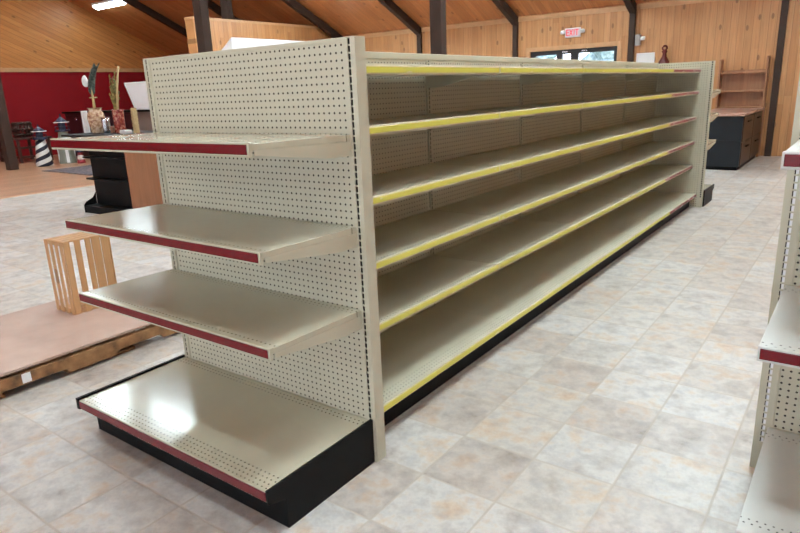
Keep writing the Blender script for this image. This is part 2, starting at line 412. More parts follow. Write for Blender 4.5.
# rafters and wall posts
tn = 4
for x in (-15.56, -13.02, -10.43, -7.87, -5.25, -2.665, -0.02, 2.65, 5.25):
    r = MB(); wd = .062
    r.prism([(YF-.03, zc(YF)-.02), (YR, ZR-.005), (YR, ZR-.2), (YF-.03, zc(YF)-.2)], 'x', x-wd, x+wd)
    r.prism([(YR, ZR-.005), (YB+.02, zc(YB)-.02), (YB+.02, zc(YB)-.2), (YR, ZR-.2)], 'x', x-wd, x+wd)
    r.box(x-.055, x+.055, YF-.08, YF, 0, zc(YF)-.02)
    struct('trim_%d' % tn, r, M['beam'], origin=(x, YF, 0)); tn += 1
# free standing columns
for x0, x1, y0, y1, zb in ((-2.619, -2.471, 4.45, 4.565, 0), (-5.349, -5.205, 3.40, 3.52, 0), (-11.5, -11.25, 8.85, 9.0, 0), (-15.08, -14.86, 4.85, 5.05, 0)):
    cb = MB().box(x0, x1, y0, y1, zb, zc((y0+y1)/2)-.005, .006)
    struct('trim_%d' % tn, cb, M['beam'], origin=((x0+x1)/2, (y0+y1)/2, 0)); tn += 1
# board partition
p = MB().box(-10.886, -10.60, 7.343, YF-.03, 0, 3.12)
po = struct('wall_partition', p, M['pine_side'])
struct('trim_%d' % tn, MB().box(-10.90, -10.585, 7.325, YF-.03, 3.12, 3.17, .004), M['pine_trim']); tn += 1
# glazed entrance
f = MB(); a, b = WX0, WX1
for x0, x1, z0, z1 in ((a, b, 2.085, WZ), (a, a+.13, 0, 2.085), (-4.29, -4.16, 0, 2.085), (-3.97, -3.80, 0, 2.085), (b-.075, b, 0, 2.085), (a+.13, -4.29, 0, .25), (-4.16, -3.97, 0, .25), (-3.80, b-.075, 0, .25)):
    f.box(x0, x1, YF+.03, YF+.12, z0, z1, .004)
fo = struct('window_1', f, M['frame_dark'])
for x0, x1 in ((a+.13, -4.29), (-4.16, -3.97), (-3.80, b-.075)): MB().box(x0, x1, YF+.07, YF+.08, .25, 2.085).build('pane', M['glass'], fo)
for x0 in (-4.15, -3.72): MB().box(x0, x0+.13, YF-.005, YF+.035, 2.115, 2.145, .005).build('door_closer', M['chrome'], fo)
t = MB(); t.box(a-.09, a, YF-.02, YF, 0, WZ+.09, .004); t.box(b, b+.09, YF-.02, YF, 0, WZ+.09, .004); t.box(a, b, YF-.02, YF, WZ, WZ+.09, .004)
struct('trim_%d' % tn, t, M['pine_trim']); tn += 1

# ------------------------------------------------------------------ outside
struct('ground', MB().box(-60, 45, YF+.3, 75, -.3, -.05), M['grass'])
for i, (x, y, h, r, lab) in enumerate(((-19, 34, 3.4, 1.9, 'round green tree outside the entrance glass, left of the three'), (-14.4, 31, 3.3, 2.0, 'round green tree outside the entrance glass, middle of the three'), (-10.2, 36, 3.6, 2.2, 'round green tree outside the entrance glass, right of the three'))):
    tr = thing('tree', lab, 'tree', (x, y, -.05), 'trees outside the entrance')
    MB().tube([(x, y, -.05), (x+.1, y, 1.0), (x, y, 2.2)], [.2, .15, .1]).build('trunk', M['bark'], tr)
    b = MB(); b.blob((x, y, h-.9), r*.8, 3, .3)
    for q in range(7): b.blob((x+random.uniform(-1, 1)*r*.7, y+random.uniform(-1, 1)*r*.5, h-.9+random.uniform(-.6, .7)*r*.6), r*.45, 2, .4)
    b.build('crown', M['leaf'], tr)

# ------------------------------------------------------------------ shelving: shared pieces
def upright(mb, x0, x1, y0, y1, H, sx, slots_back=True, z0=0.0, zfirst=None, inner=1, hw=.0062):
    """hollow steel post with a column of punched slots in its front (and back) face"""
    sh = 0.0195
    zt = H-0.014 if zfirst is None else zfirst
    th = 0.004
    mb.mi = 0
    mb.box(x0, x0+th, y0, y1, z0, H); mb.box(x1-th, x1, y0, y1, z0, H); mb.box(x0+th, x1-th, y0, y1, H-th, H)
    faces = [(y0, y0+th)] + ([(y1-th, y1)] if slots_back else [])
    if not slots_back: mb.box(x0+th, x1-th, y1-th, y1, z0, H-th)
    n = int((zt-sh/2-z0-.09)/PITCH)
    for fy0, fy1 in faces:
        mb.box(x0+th, sx-hw, fy0, fy1, z0, H-th); mb.box(sx+hw, x1-th, fy0, fy1, z0, H-th)
        top = H-th
        for i in range(n):
            zc_ = zt-i*PITCH
            mb.box(sx-hw, sx+hw, fy0, fy1, zc_+sh/2, top); top = zc_-sh/2
        mb.box(sx-hw, sx+hw, fy0, fy1, z0, top)
    mb.mi = inner
    mb.box(x0+th+.0005, x1-th-.0005, y0+th+.006, y1-th-.006, z0+.001, H-th-.001)
    mb.mi = 0

def endcap_shelf(parent, x0, x1, yb, yf, z, strip, tilt=.010, bh=.075, rise=0.0):
    """shelf with front lip, edge strip and tapering side brackets; yb back, yf front (yf < yb), z top of the front lip"""
    zb = z-tilt
    s = MB()
    s.hexa([(x0, yf, z-.024), (x1, yf, z-.024), (x1, yb, zb-.024), (x0, yb, zb-.024), (x0, yf, z-.004), (x1, yf, z-.004), (x1, yb, zb), (x0, yb, zb)], .0012)
    s.box(x0, x1, yf-.002, yf+.012, z-.044, z, .0015)
    so = s.build('shelf', deck_front, parent)
    MB().box(x0+.006, x1-.008, yf-.006, yf-.0021, z-.036, z-.006, .001).build('price_strip', strip, so)
    for bx0, bx1 in ((x0, x0+.004), (x1-.004, x1)):
        b = MB().prism([(yb, zb-.0245), (yb, zb-bh), (yb-.10, zb-bh), (yf+.02, z-.040), (yf+.02, z-.0245)], 'x', bx0, bx1)
        b.build('bracket', M['paint'], so)
    return so

# ---- near end cap
EC = Vector((-0.6245, 0.028, 0))
W = 1.249; H = 1.639; D = 0.0557
ec = thing('end_cap_shelving', 'beige pegboard end display with three red-edged shelves nearest the camera', 'shelving unit', EC, 'end displays of the long shelving run')
deck_front = deck_mat('glossy shelf paint', 'y', [(-.482, -.445), (-.075, -.04)], 'x')
base_front = deck_mat('glossy base deck paint', 'y', [(-.572, -.495), (-.09, -.035)], 'x')
u = MB(); upright(u, -.057, 0, 0, D, H, -.0279, True, 0, 1.6247); u.build('upright', [M['paint'], M['void']], ec)
u = MB(); upright(u, -W, -W+.042, 0, D, H, -W+.0195, True, 0, 1.6247); u.build('upright', [M['paint'], M['void']], ec)
pm = peg('pegboard steel', 'x', -.0665-EC.x, 1.615)
MB().box(-W+.0425, -.0575, .006, D-.006, .0, 1.625).build('back_panel', pm, ec)
MB().box(-W+.0425, -.0575, .003, D-.003, 1.6255, H, .0015).build('top_rail', M['paint'], ec)
for z in (1.3237, .9885, .6635):
    endcap_shelf(ec, -1.25, -.041, -.0005, -.467, z, M['red_strip'], .011)
# base
BX0, BX1 = -1.259, -.014
bd = MB(); bd.box(BX0+.013, BX1-.013, -.553, -.0005, .165, .183, .001); bd.box(BX0+.013, BX1-.013, -.556, -.540, .140, .1835, .0015)
bdo = bd.build('base_deck', base_front, ec)
MB().box(BX0+.016, BX1-.016, -.5605, -.5565, .146, .180, .001).build('price_strip', M['base_strip'], bdo)
for x0, x1 in ((BX0-.004, BX0+.012), (BX1-.012, BX1)):
    MB().prism([(-.0005, 0), (-.485, 0), (-.485, .118), (-.562, .140), (-.562, .192), (-.0005, .192)], 'x', x0, x1, .001).build('base_side', M['black'], ec)
MB().box(BX0+.0125, BX1-.0125, -.484, -.470, 0, .150).build('kick_plate', M['black'], ec)

# ---- long run: five sections
SEC = 1.209; Y0 = 0.139
zs = [1.5575, 1.3265, 1.0455, .771, .494]
run_deck = deck_mat('glossy run shelf paint', 'x', [(.43, .462)], 'y', rough=.34)
run_base = deck_mat('glossy run base paint', 'x', [(.455, .525)], 'y', rough=.30)
run_peg = peg('run pegboard steel', 'y', .0381, 1.6225, rad=.135)
def slot_mat():
    t = NT('slotted post steel'); v, x, y, z = t.coords()
    f = t.math('SUBTRACT', t.math('FRACT', t.math('DIVIDE', z, PITCH)), .5)
    h = t.math('MULTIPLY', t.math('LESS_THAN', t.math('ABSOLUTE', f), .36), t.math('LESS_THAN', t.math('ABSOLUTE', t.math('SUBTRACT', y, .013)), .005))
    return t.bsdf(t.mix(h, PAINT, HOLE), .4)
run_slot = slot_mat()
def make_section():
    cx = -.625
    sx = thing('shelving_section', '', 'shelving unit', (cx, Y0, 0), 'sections of the long shelving run')
    X = lambda q: cx+q
    y0, y1 = Y0+.001, Y0+SEC-.001
    MB().box(X(-.012), X(.012), y0, y1, .09, 1.615).build('back_panel', run_peg, sx)
    MB().box(X(-.018), X(.016), y0, y1, 1.6155, 1.648, .002).build('top_rail', M['paint'], sx)
    MB().box(X(.0125), X(.022), Y0+.001, Y0+.029, .09, 1.612).build('upright', run_slot, sx)
    for i, z in enumerate(zs):
        s = MB(); zb = z-.008
        s.hexa([(X(.0225), y0+.003, zb-.022), (X(.470), y0+.003, z-.026), (X(.470), y1-.003, z-.026), (X(.0225), y1-.003, zb-.022),
                (X(.0225), y0+.003, zb), (X(.470), y0+.003, z-.006), (X(.470), y1-.003, z-.006), (X(.0225), y1-.003, zb)], .001)
        s.box(X(.458), X(.470), y0+.003, y1-.003, z-.042, z-.002, .001)
        so = s.build('shelf', run_deck, sx)
        h = MB(); h.box(X(.4702), X(.4735), y0+.002, y1-.002, z-.036, z-.0005, .0008); h.build('strip_holder', M['clear_lip'], so)
        MB().box(X(.4737), X(.4765), y0+.006, y1-.006, z-.031, z-.008, .0008).build('price_strip', M['yellow_strip'], so)
        for by in (y0+.018, y1-.021):
            MB().prism([(X(.0225), zb-.0225), (X(.0225), zb-.085), (X(.09), zb-.085), (X(.30), z-.045), (X(.45), z-.040), (X(.45), z-.0265)], 'y', by, by+.003).build('bracket', M['paint'], so)
    z = .1604
    b = MB(); b.box(X(.0125), X(.535), y0, y1, z-.022, z-.003, .001); b.box(X(.523), X(.535), y0, y1, z-.038, z-.001, .001)
    bo = b.build('base_deck', run_base, sx)
    MB().box(X(.5352), X(.5385), y0, y1, z-.036, z, .0008).build('strip_holder', M['clear_lip'], bo)
    MB().box(X(.5387), X(.5415), y0+.004, y1-.004, z-.031, z-.007, .0008).build('price_strip', M['yellow_strip'], bo)
    k_ = MB(); k_.box(X(.460), X(.474), y0, y1, 0, z-.0385); k_.box(X(-.012), X(.4595), y0, y0+.012, 0, z-.0225); k_.box(X(-.012), X(.4595), y1-.012, y1, 0, z-.0225)
    k_.build('kick_plate', M['black'], sx)
    return sx
LAB = ['section of the long yellow-edged shelving run right behind the near pegboard end',
       'second section of the long yellow-edged shelving run, counted from the near end',
       'middle section of the five in the long yellow-edged shelving run',
       'yellow-edged shelving section touching the red-edged last section',
       'last section of the long shelving run with red edge strips paled by glare']
sec0 = make_section()
for i in range(5):
    s = sec0 if i == 0 else copy_tree(sec0)
    s.location.y = Y0+i*SEC; s['label'] = LAB[i]
    if i == 4:
        for sh_ in [q for q in bpy.data.objects if q.parent == s]:
            for q in [q for q in bpy.data.objects if q.parent == sh_]:
                if q.name.startswith(('price_strip', 'strip_holder')):
                    q.data = q.data.copy(); q.data.materials[0] = M['far_red_strip' if q.name.startswith('price') else 'paint']
FAR_DZ = (0.0, .07, .08)
YE = Y0+5*SEC
# ---- far end cap: the same unit turned round
ec2 = copy_tree(ec); ec2.location = (EC.x-.02, YE+.004+.028, 0); ec2.rotation_euler = (0, 0, PI)
ec2['label'] = 'beige pegboard end display closing the far end of the shelving run'

fs = [q for q in bpy.data.objects if q.parent == ec2 and q.name.startswith('shelf')]
for q, dz in zip(fs, FAR_DZ): q.location.z += dz

# ---- end display of the next run, cut by the right edge of the photo
NX = 1.236; NY = .76
nc = thing('end_cap_shelving', 'beige end display with red-edged shelves cut off by the right photo edge', 'shelving unit', (NX+.6245, NY, 0))
deck_right = deck_mat('glossy shelf paint with punched holes', 'y', [(-.64, -.60), (-.075, -.035)], 'x', base=(.62, .63, .60, 1), rough=.3)
def pkg_upright(xa, xb, sx):
    u = MB(); upright(u, xa, xb, NY, NY+D, H, sx, True, 0, 1.6247, hw=.0062); u.mi = 2; u.box(sx-.0025, sx+.018, NY+.0045, NY+.0055, .02, 1.62); u.build('upright', [M['paint'], M['void'], M['white']], nc)  # white plate behind the slots stands in for their lit inner wall
pkg_upright(NX, NX+.057, NX+.0285); pkg_upright(NX+W-.057, NX+W, NX+W-.0285)
MB().box(NX+.0575, NX+W-.0575, NY+.006, NY+D-.006, 0, 1.625).build('back_panel', peg('right pegboard steel', 'x', NX+.0665-(NX+.6245), 1.615), nc)
MB().box(NX+.0575, NX+W-.0575, NY+.003, NY+D-.003, 1.6255, H, .0015).build('top_rail', M['paint'], nc)
_df = deck_front; deck_front = deck_right
for z in (1.272, .752): endcap_shelf(nc, NX+.038, NX+W-.03, NY-.0005, .105, z, M['red_strip'], .008, .085)
deck_front = _df
b = MB(); b.box(NX+.043, NX+W-.03, .075, NY-.0005, .165, .185, .001); b.box(NX+.043, NX+W-.03, .071, .085, .140, .187, .0015)
bo = b.build('base_deck', deck_right, nc)
MB().box(NX+.05, NX+W-.04, .066, .0705, .146, .182, .001).build('price_strip', M['red_strip'], bo)
for x0 in (NX+.030, NX+W-.058):
    MB().prism([(NY-.0005, 0), (.16, 0), (.16, .12), (.09, .138), (.09, .1625), (NY-.0005, .1625)], 'x', x0+.014, x0+.026, .001).build('base_side', M['black'], nc)
MB().box(NX+.0565, NX+W-.0445, .16, .175, 0, .138).build('kick_plate', M['black'], nc)

# ------------------------------------------------------------------ pallet, plywood, crate
PX1, PX0, PY0, PY1 = -1.972, -2.98, -1.02, .60
pl = thing('pallet', 'weathered wooden pallet under the pinkish plywood sheet', 'pallet', ((PX0+PX1)/2, (PY0+PY1)/2, 0))
for x0 in (PX0, (PX0+PX1)/2-.02, PX1-.04):
    # stringer with two notches
    prof = [(PY0, .018), (-.62, .018), (-.60, .045), (-.27, .045), (-.25, .018), (.02, .018), (.04, .045), (.32, .045), (.34, .018), (PY1, .018), (PY1, .108), (PY0, .108)]
    MB().prism(prof, 'x', x0, x0+.04, .0015).build('stringer', M['pallet'], pl)
for y0 in (-1.02, -.72, -.25, .02, .45):
    MB().box(PX0+.02, PX1-.035, y0, y0+.14, .0, .0175, .0015).build('bottom_board', M['pallet'], pl)
n = 8
for i in range(n):
    y0 = PY0+(PY1-PY0-.14)*i/(n-1)
    MB().box(PX0+.002*(i % 3), PX1-.035-.004*((i*2) % 3), y0, y0+.14, .1085, .126, .0015).build('top_board', M['pallet'], pl)
MB().box(PX1+.0005, PX1+.0015, -.50, -.455, .052, .104).build('paper_tag', M['paper'], pl)
py = MB().box(PX0-.01, PX1-.006, PY0-.01, .36, .1265, .140, .001).build('plywood_sheet', M['ply'], origin=((PX0+PX1)/2, -.3, .1265))
tag(py, 'pinkish plywood sheet lying on the wooden pallet', 'plywood sheet')
CX0, CX1, CY0, CY1, CZ0, CZ1 = -2.775, -2.545, .085, .40, .1405, .622
cr = thing('wooden_crate', 'open pine slat crate standing on end on the plywood sheet', 'crate', ((CX0+CX1)/2, (CY0+CY1)/2, CZ0))
th = .010
def slats(xs, f):
    for a_, b_ in xs: f(a_, b_).build('slat', M['crate'], cr)
wX = CX1-CX0
four = [(CX0, CX0+.034), (CX0+.065, CX0+.100), (CX0+.131, CX0+.165), (CX0+.196, CX1)]
slats(four, lambda a_, b_: MB().box(a_, b_, CY0, CY0+.006, CZ0, CZ1, .001))
slats(four, lambda a_, b_: MB().box(a_, b_, CY1-.006, CY1, CZ0, CZ1, .001))
for a_, b_, z0 in ((CY0+.0105, CY0+.05, 0), (CY0+.080, CY0+.118, 0), (CY0+.150, CY0+.185, 0), (CY0+.192, CY0+.245, .0), (CY0+.255, CY1-.0105, 0)):
    MB().box(CX1-th, CX1, a_, b_, CZ0+z0, CZ1, .0012).build('slat', M['crate'], cr)
for z0 in (CZ0, CZ1-th):
    for a_, b_ in ((CX0, CX0+.040), (CX0+.063, CX0+.100), (CX0+.123, CX0+.158), (CX0+.181, CX1-.0105)):
        MB().box(a_, b_, CY0+.0105, CY1-.0105, z0, z0+th, .0012).build('end_slat', M['crate'], cr)
for y0 in (CY0+.0105, CY1-.0305):
    for z0 in (CZ0+.0105, CZ1-.0305): MB().box(CX0+.0105, CX1-.0105, y0, y0+.02, z0, z0+.02).build('corner_batten', M['crate'], cr)

# ------------------------------------------------------------------ counter with goods (left, behind the near end display)
cn = thing('display_counter', 'black counter with open curved shelves and a wood laminate side', 'counter', (-6.72, 3.1, 0))
KX0, KX1, KY, KZ = -7.17, -6.25, 2.78, 1.045
MB().box(KX0, KX1-.012, KY, 3.9, 0.0, KZ-.03, .004).build('cabinet_body', M['black'], cn)
MB().box(KX1-.0115, KX1+.008, KY-.02, 4.4, 0, KZ-.03, .002).build('side_panel', M['laminate'], cn)
MB().box(-7.74, KX1+.02, KY-.06, 3.6, KZ-.0295, KZ, .006).build('counter_top', M['black'], cn)
for z in (.475, .765):
    MB().prism([(KX0-.0, KY-.0005), (KX0-.0, KY-.10), (KX0+.05, KY-.125), (KX0+.45, KY-.14), (KX1-.06, KY-.125), (KX1-.012, KY-.10), (KX1-.012, KY-.0005)], 'z', z-.022, z, .003).build('shelf', M['black'], cn)
MB().prism([(KY-.0005, 0), (KY-.19, 0), (KY-.19, .10), (KY-.15, .15), (KY-.05, .19), (KY-.0005, .26)], 'x', KX0-.012, KX0, .002).build('side_cheek', M['black'], cn)
MB().box(KX0+.0005, KX1-.012, KY-.18, KY-.0005, 0, .10, .004).build('base_shelf', M['black'], cn)
CY = 3.1
# book
tag(MB().box(-7.765, -7.69, CY-.03, CY+.03, KZ+.0005, KZ+.31, .003).build('book', M['paper'], origin=(-7.74, CY, KZ)), 'white book standing upright at the left end of the counter', 'book')
# tan vase
v = thing('vase', 'tan mottled glass vase with a feather spray on the counter', 'vase', (-7.42, CY, KZ))
MB().lathe((-7.42, CY, KZ), [(.075, 0), (.09, .02), (.102, .12), (.118, .2), (.108, .27), (.08, .31), (.09, .34), (.11, .348), (.085, .338), (.07, .30)], 20).build('body', M['vase'], v)
sp = thing('feather_spray', 'grey feather and white flower on a straw stem in the tan vase', 'feather', (-7.42, CY, KZ+.32))
MB().tube([(-7.42, CY, KZ+.32), (-7.42, CY, KZ+.48), (-7.41, CY, KZ+.62)], [.022, .016, .010]).build('stem', M['straw'], sp)
MB().box(-7.50, -7.31, CY-.012, CY+.012, KZ+.478, KZ+.495, .004).build('cross_tie', M['straw'], sp)
f = MB()
for i in range(30):
    q = i/29; z = KZ+.52+.36*q; L = .045*(1-.6*abs(q-.35)*1.6)
    xm = -7.42+.02*q+.20*q**2.2
    for sg in (-1, 1): f.tube([(xm, CY, z), (xm+sg*L*.7+.01, CY+.02*sg, z+.03), (xm+sg*L+.03*q, CY+.03*sg, z+.06)], [.010, .008, .003], 5)
f.build('feather', M['feather'], sp)
MB().blob((-7.50, CY-.03, KZ+.71), .062, 2, .12, (1, .5, 1.3)).build('flower', M['paper'], sp)
# metal cup
g = MB().lathe((-7.19, CY, KZ), [(.042, 0), (.046, .01), (.047, .03), (.054, .17), (.058, .21), (.052, .208), (.046, .05)], 18).build('metal_cup', M['chrome'], origin=(-7.19, CY, KZ))
tag(g, 'polished metal cup on the counter beside the tan vase', 'cup')
g = MB().box(-7.05, -6.97, CY-.03, CY+.03, KZ+.001, KZ+.095, .004).build('small_box', M['brownbox'], origin=(-7.0, CY, KZ)); tag(g, 'small brown box on the counter left of the red vase', 'box')
# red vase with dried stems
v = thing('vase', 'red patterned cylinder vase holding dried stems on the counter', 'vase', (-6.84, CY, KZ))
MB().lathe((-6.84, CY, KZ), [(.066, 0), (.072, .01), (.07, .16), (.074, .29), (.078, .315), (.062, .313), (.06, .2)], 18).build('body', M['redvase'], v)
bs = thing('dried_stems', 'dried leafy twigs standing in the red patterned vase', 'dried plant', (-6.87, CY, KZ+.22))
tw = MB(); lf = MB()
for i in range(7):
    a_ = -.16+.050*i; tip = (-6.86+a_*.7+.04, CY+.05*math.sin(i*2), KZ+.60+.03*((i*5) % 7))
    tw.tube([(-6.86, CY+.01*(i-3), KZ+.24), (-6.87+a_*.3, CY, KZ+.45), tip], [.006, .005, .003], 5)
    for q in range(9):
        u_ = .35+.65*q/8; px_ = -6.87+(a_*.7+.04)*u_; pz = KZ+.26+(tip[2]-KZ-.26)*u_
        lf.blob((px_+random.uniform(-.03, .03), CY+random.uniform(-.03, .03), pz), .017, 1, .2, (1, .5, 1.6))
tw.build('twig', M['twig'], bs); lf.build('leaves', M['twig'], bs)
g = MB().tube([(-6.835, CY-.010, KZ+.21), (-6.785, CY-.02, KZ+.36), (-6.71, CY-.035, KZ+.58), (-6.60, CY-.035, KZ+.86)], [.014, .014, .014, .012], 8)
tag(g.build('bamboo_stick', M['straw'], origin=(-6.80, CY, KZ+.23)), 'tall pale bamboo stick standing in the red patterned vase', 'stick')
g = MB()
for q in range(8): g.box(-6.485+.004*(q % 2), -6.42-.004*(q % 2), CY-.03, CY+.03, KZ+.001+q*.041, KZ+.001+q*.041+.04, .004)
tag(g.build('stacked_blocks', M['straw'], origin=(-6.45, CY, KZ)), 'narrow ribbed pale wood post on the right end of the counter', 'wood post')
g = MB().box(-6.66, -6.53, CY-.12, CY-.02, KZ+.001, KZ+.05, .003).build('small_box', M['paper'], origin=(-6.6, CY-.07, KZ)); tag(g, 'small white box lying on the counter right of the red vase', 'box')

# ------------------------------------------------------------------ things along the red wall
sb = thing('sideboard', 'long dark maroon sideboard with black top along the red wall', 'sideboard', (-15.0, 7.8, 0))
MB().box(-17.2, -13.55, 7.52, 8.1, 0, 1.2, .005).build('cabinet_body', M['maroon'], sb)
MB().box(-17.25, -12.85, 7.46, 8.15, 1.2005, 1.25, .006).build('top', M['black'], sb)
MB().box(-13.545, -12.9, 7.52, 8.1, 0, 1.2, .005).build('end_unit', M['greybrown'], sb)
for x0 in (-17.1, -15.9, -14.7):
    d_ = MB().box(x0, x0+1.1, 7.50, 7.519, .08, 1.15, .004).build('door', M['maroon'], sb)
    MB().tube([(x0+.55, 7.48, 1.05), (x0+.55, 7.4995, 1.05)], .03, 10).build('knob', M['chrome'], d_)
b = MB(); z0, z1 = 1.2505, 1.92
b.hexa([(-13.62, 7.52, z0), (-13.0, 7.52, z0), (-13.0, 8.0, z0), (-13.62, 8.0, z0), (-13.84, 7.45, z1), (-12.8, 7.45, z1), (-12.8, 8.1, z1), (-13.84, 8.1, z1)], .01)
tag(b.build('storage_bin', M['white'], origin=(-13.3, 7.75, z0)), 'white flared storage bin on the end of the maroon sideboard', 'bin')
# table and slatted barrel
tb = thing('side_table', 'low dark red-brown wooden table by the red wall', 'table', (-17.1, 6.2, 0))
MB().box(-17.75, -16.45, 5.75, 6.7, .60, .64, .005).build('tabletop', M['darkwood'], tb)
for x in (-17.7, -16.56):
    for y in (5.8, 6.58): MB().box(x, x+.07, y, y+.07, 0, .5995, .004).build('leg', M['darkwood'], tb)
for z in (.12, .36):
    MB().box(-17.63, -16.56, 5.82, 5.86, z, z+.06, .003).build('stretcher', M['darkwood'], tb)
    MB().box(-16.54, -16.50, 5.87, 6.58, z, z+.06, .003).build('stretcher', M['darkwood'], tb)
br = thing('barrel', 'small dark slatted barrel on the low wooden table', 'barrel', (-17.2, 6.3, .6405))
B = MB()
for i in range(16):
    a_ = 2*PI*i/16
    B.tube([(-17.2+.19*math.cos(a_), 6.3+.19*math.sin(a_), .665), (-17.2+.235*math.cos(a_), 6.3+.235*math.sin(a_), .84), (-17.2+.19*math.cos(a_), 6.3+.19*math.sin(a_), 1.04)], .036, 6)
B.build('staves', M['darkwood'], br)
for z, r in ((.70, .245), (.84, .272), (.98, .245)):
    MB().lathe((-17.2, 6.3, z), [(r-.006, 0), (r+.01, .0), (r+.01, .03), (r-.006, .03)], 24).build('hoop', M['drawer'], br)
MB().lathe((-17.2, 6.3, 1.02), [(.02, 0), (.17, .0), (.17, .015), (.02, .015)], 20).build('lid', M['darkwood'], br)
# lighthouses
def lighthouse(x, y, h, r, body, roof, name_label, seg=8):
    o = thing('lighthouse_ornament', name_label, 'ornament', (x, y, 0))
    MB().lathe((x, y, 0), [(r, 0), (r*1.02, .03), (r*.78, h*.33), (r*.56, h*.66)], 24 if body == 'spiral' else seg, smooth=(body == 'spiral')).build('tower', M[body], o)
    MB().lathe((x, y, h*.66), [(r*.8, .0), (r*.84, .02), (r*.8, .05), (r*.4, .05)], 16).build('gallery', M[roof], o)
    MB().lathe((x, y, h*.66+.05), [(r*.42, 0), (r*.42, h*.16)], 8, False).build('lantern_room', M['navy'], o)
    MB().lathe((x, y, h*.82+.05), [(r*.66, 0), (r*.6, .02), (r*.12, h*.10), (.015, h*.12), (.012, h*.16)], 12, False).build('roof', M[roof], o)
    MB().lathe((x, y, h*.82+.03), [(r*.5, 0), (r*.86, .0), (r*.86, .018), (r*.5, .018)], 12, False).build('brim', M['white'], o)
    rl = MB()
    for i in range(8):
        a_ = 2*PI*i/8; rl.tube([(x+r*.76*math.cos(a_), y+r*.76*math.sin(a_), h*.66+.045), (x+r*.76*math.cos(a_), y+r*.76*math.sin(a_), h*.66+.13)], .008, 5)
    rl.lathe((x, y, h*.66+.12), [(r*.74, 0), (r*.78, 0), (r*.78, .012), (r*.74, .012)], 16)
    rl.build('railing', M['navy'], o)
    return o
lighthouse(-15.0, 5.72, .98, .20, 'spiral', 'navy', 'lighthouse ornament with black and white spiral stripes on the floor')
o = lighthouse(-15.1, 6.35, 1.20, .21, 'sage', 'navy', 'taller grey and white lighthouse ornament with tiered roofs')
x, y = -15.1, 6.35
MB().lathe((x, y, .52), [(.21, 0), (.27, .0), (.27, .03), (.16, .12), (.12, .12)], 8, False).build('lower_roof', M['white'], o)
for i in range(1, 8, 2):
    a_ = 2*PI*(i+.5)/8
    MB().box(x+.188*math.cos(a_)-.035, x+.188*math.cos(a_)+.035, y+.188*math.sin(a_)-.012, y+.188*math.sin(a_)+.012, .02, .36, rot=Matrix.Rotation(a_+PI/2, 3, 'Z')).build('door_panel', M['white'], o)
lighthouse(-14.62, 6.45, .42, .10, 'rings', 'navy', 'small red and white banded lighthouse ornament beside the taller one')
rg = MB().box(-13.75, -11.6, 5.05, 6.2, .0005, .012, .003).build('rug', M['rug'], origin=(-12.7, 5.6, 0)); tag(rg, 'dark patterned rug on the wood floor by the lighthouses', 'rug')

# white cabinet against the board partition
wc = MB().prism([(-10.59, 0), (-9.99, 0), (-9.99, 2.72), (-10.50, 2.40), (-10.59, 2.40)], 'y', 7.82, 11.6, .004).build('white_cabinet', M['white'], origin=(-10.3, 9.7, 0))
tag(wc, 'tall white cabinet with sloping top in front of the board partition', 'cabinet')

# ------------------------------------------------------------------ far right corner
cb = thing('drawer_cabinet', 'blue-black cabinet with pinkish laminate top by the far wall', 'cabinet', (-.53, 10.8, 0))
MB().box(-.90, -.165, 9.64, YF-.28, .06, .86, .004).build('carcass', M['slate'], cb)
MB().box(-.88, -.19, 9.68, YF-.30, 0, .0595).build('plinth', M['black'], cb)
MB().box(-.93, -.13, 9.60, YF-.27, .8605, .90, .006).build('worktop', M['counter'], cb)
MB().box(-.90, -.17, 9.625, 9.6395, .46, .475, .002).build('front_rail', M['slate'], cb)
for i in range(2):
    for z0, z1 in ((.08, .44), (.46, .84)):
        y0 = 9.66+i*1.03
        d_ = MB().box(-.1645, -.148, y0, y0+1.0, z0, z1, .003).build('drawer', M['drawer'], cb)
        MB().box(-.1475, -.125, y0+.35, y0+.65, z1-.09, z1-.07, .003).build('handle', M['black'], d_)
hu = thing('open_shelf_unit', 'reddish oak open shelves standing behind the blue-black cabinet', 'shelf', (-.55, YF-.13, 0))
for x0 in (-.96, -.185): MB().box(x0, x0+.03, YF-.25, YF-.005, 0, 1.80 if x0 > -.5 else 1.78, .003).build('side_panel', M['hutch'], hu)
for z in (.915, 1.215, 1.55): MB().box(-.9295, -.1855, YF-.25, YF-.02, z-.03, z, .003).build('shelf', M['hutch'], hu)
MB().box(-.9295, -.1855, YF-.0195, YF-.006, .4, 1.58).build('back_board', M['hutch'], hu)

# exit sign
ex = thing('exit_sign', 'lit EXIT sign with two lamp heads above the entrance glass', 'sign', (-3.91, YF-.03, 2.51))
MB().box(-4.075, -3.745, YF-.06, YF-.0005, 2.415, 2.60, .006).build('housing', M['paper'], ex)
MB().box(-4.062, -3.758, YF-.0625, YF-.0605, 2.428, 2.587).build('face', M['exit_white'], ex)
L = MB(); zl, zh, yy0, yy1 = 2.447, 2.572, YF-.0655, YF-.063
st = .017
def bar(x0, x1, z0, z1): L.box(x0, x1, yy0, yy1, z0, z1)
ex0 = -4.045; zm = (zl+zh)/2
bar(ex0, ex0+st, zl, zh)
for z in (zl, zm-st/2, zh-st): bar(ex0+st, ex0+.06, z, z+st)
L.build('letter', M['exit_red'], ex)
L = MB(); x0 = ex0+.075
for a_, b_ in (((x0, zl), (x0+.063, zh)), ((x0+.063, zl), (x0, zh))):
    dx = .018
    L.prism([(a_[0]-dx/2, a_[1]), (a_[0]+dx/2, a_[1]), (b_[0]+dx/2, b_[1]), (b_[0]-dx/2, b_[1])], 'y', yy0 if a_ == (x0, zl) else yy0-.0004, yy1)
L.build('letter', M['exit_red'], ex)
L = MB(); bar(ex0+.165, ex0+.165+st, zl, zh); L.build('letter', M['exit_red'], ex)
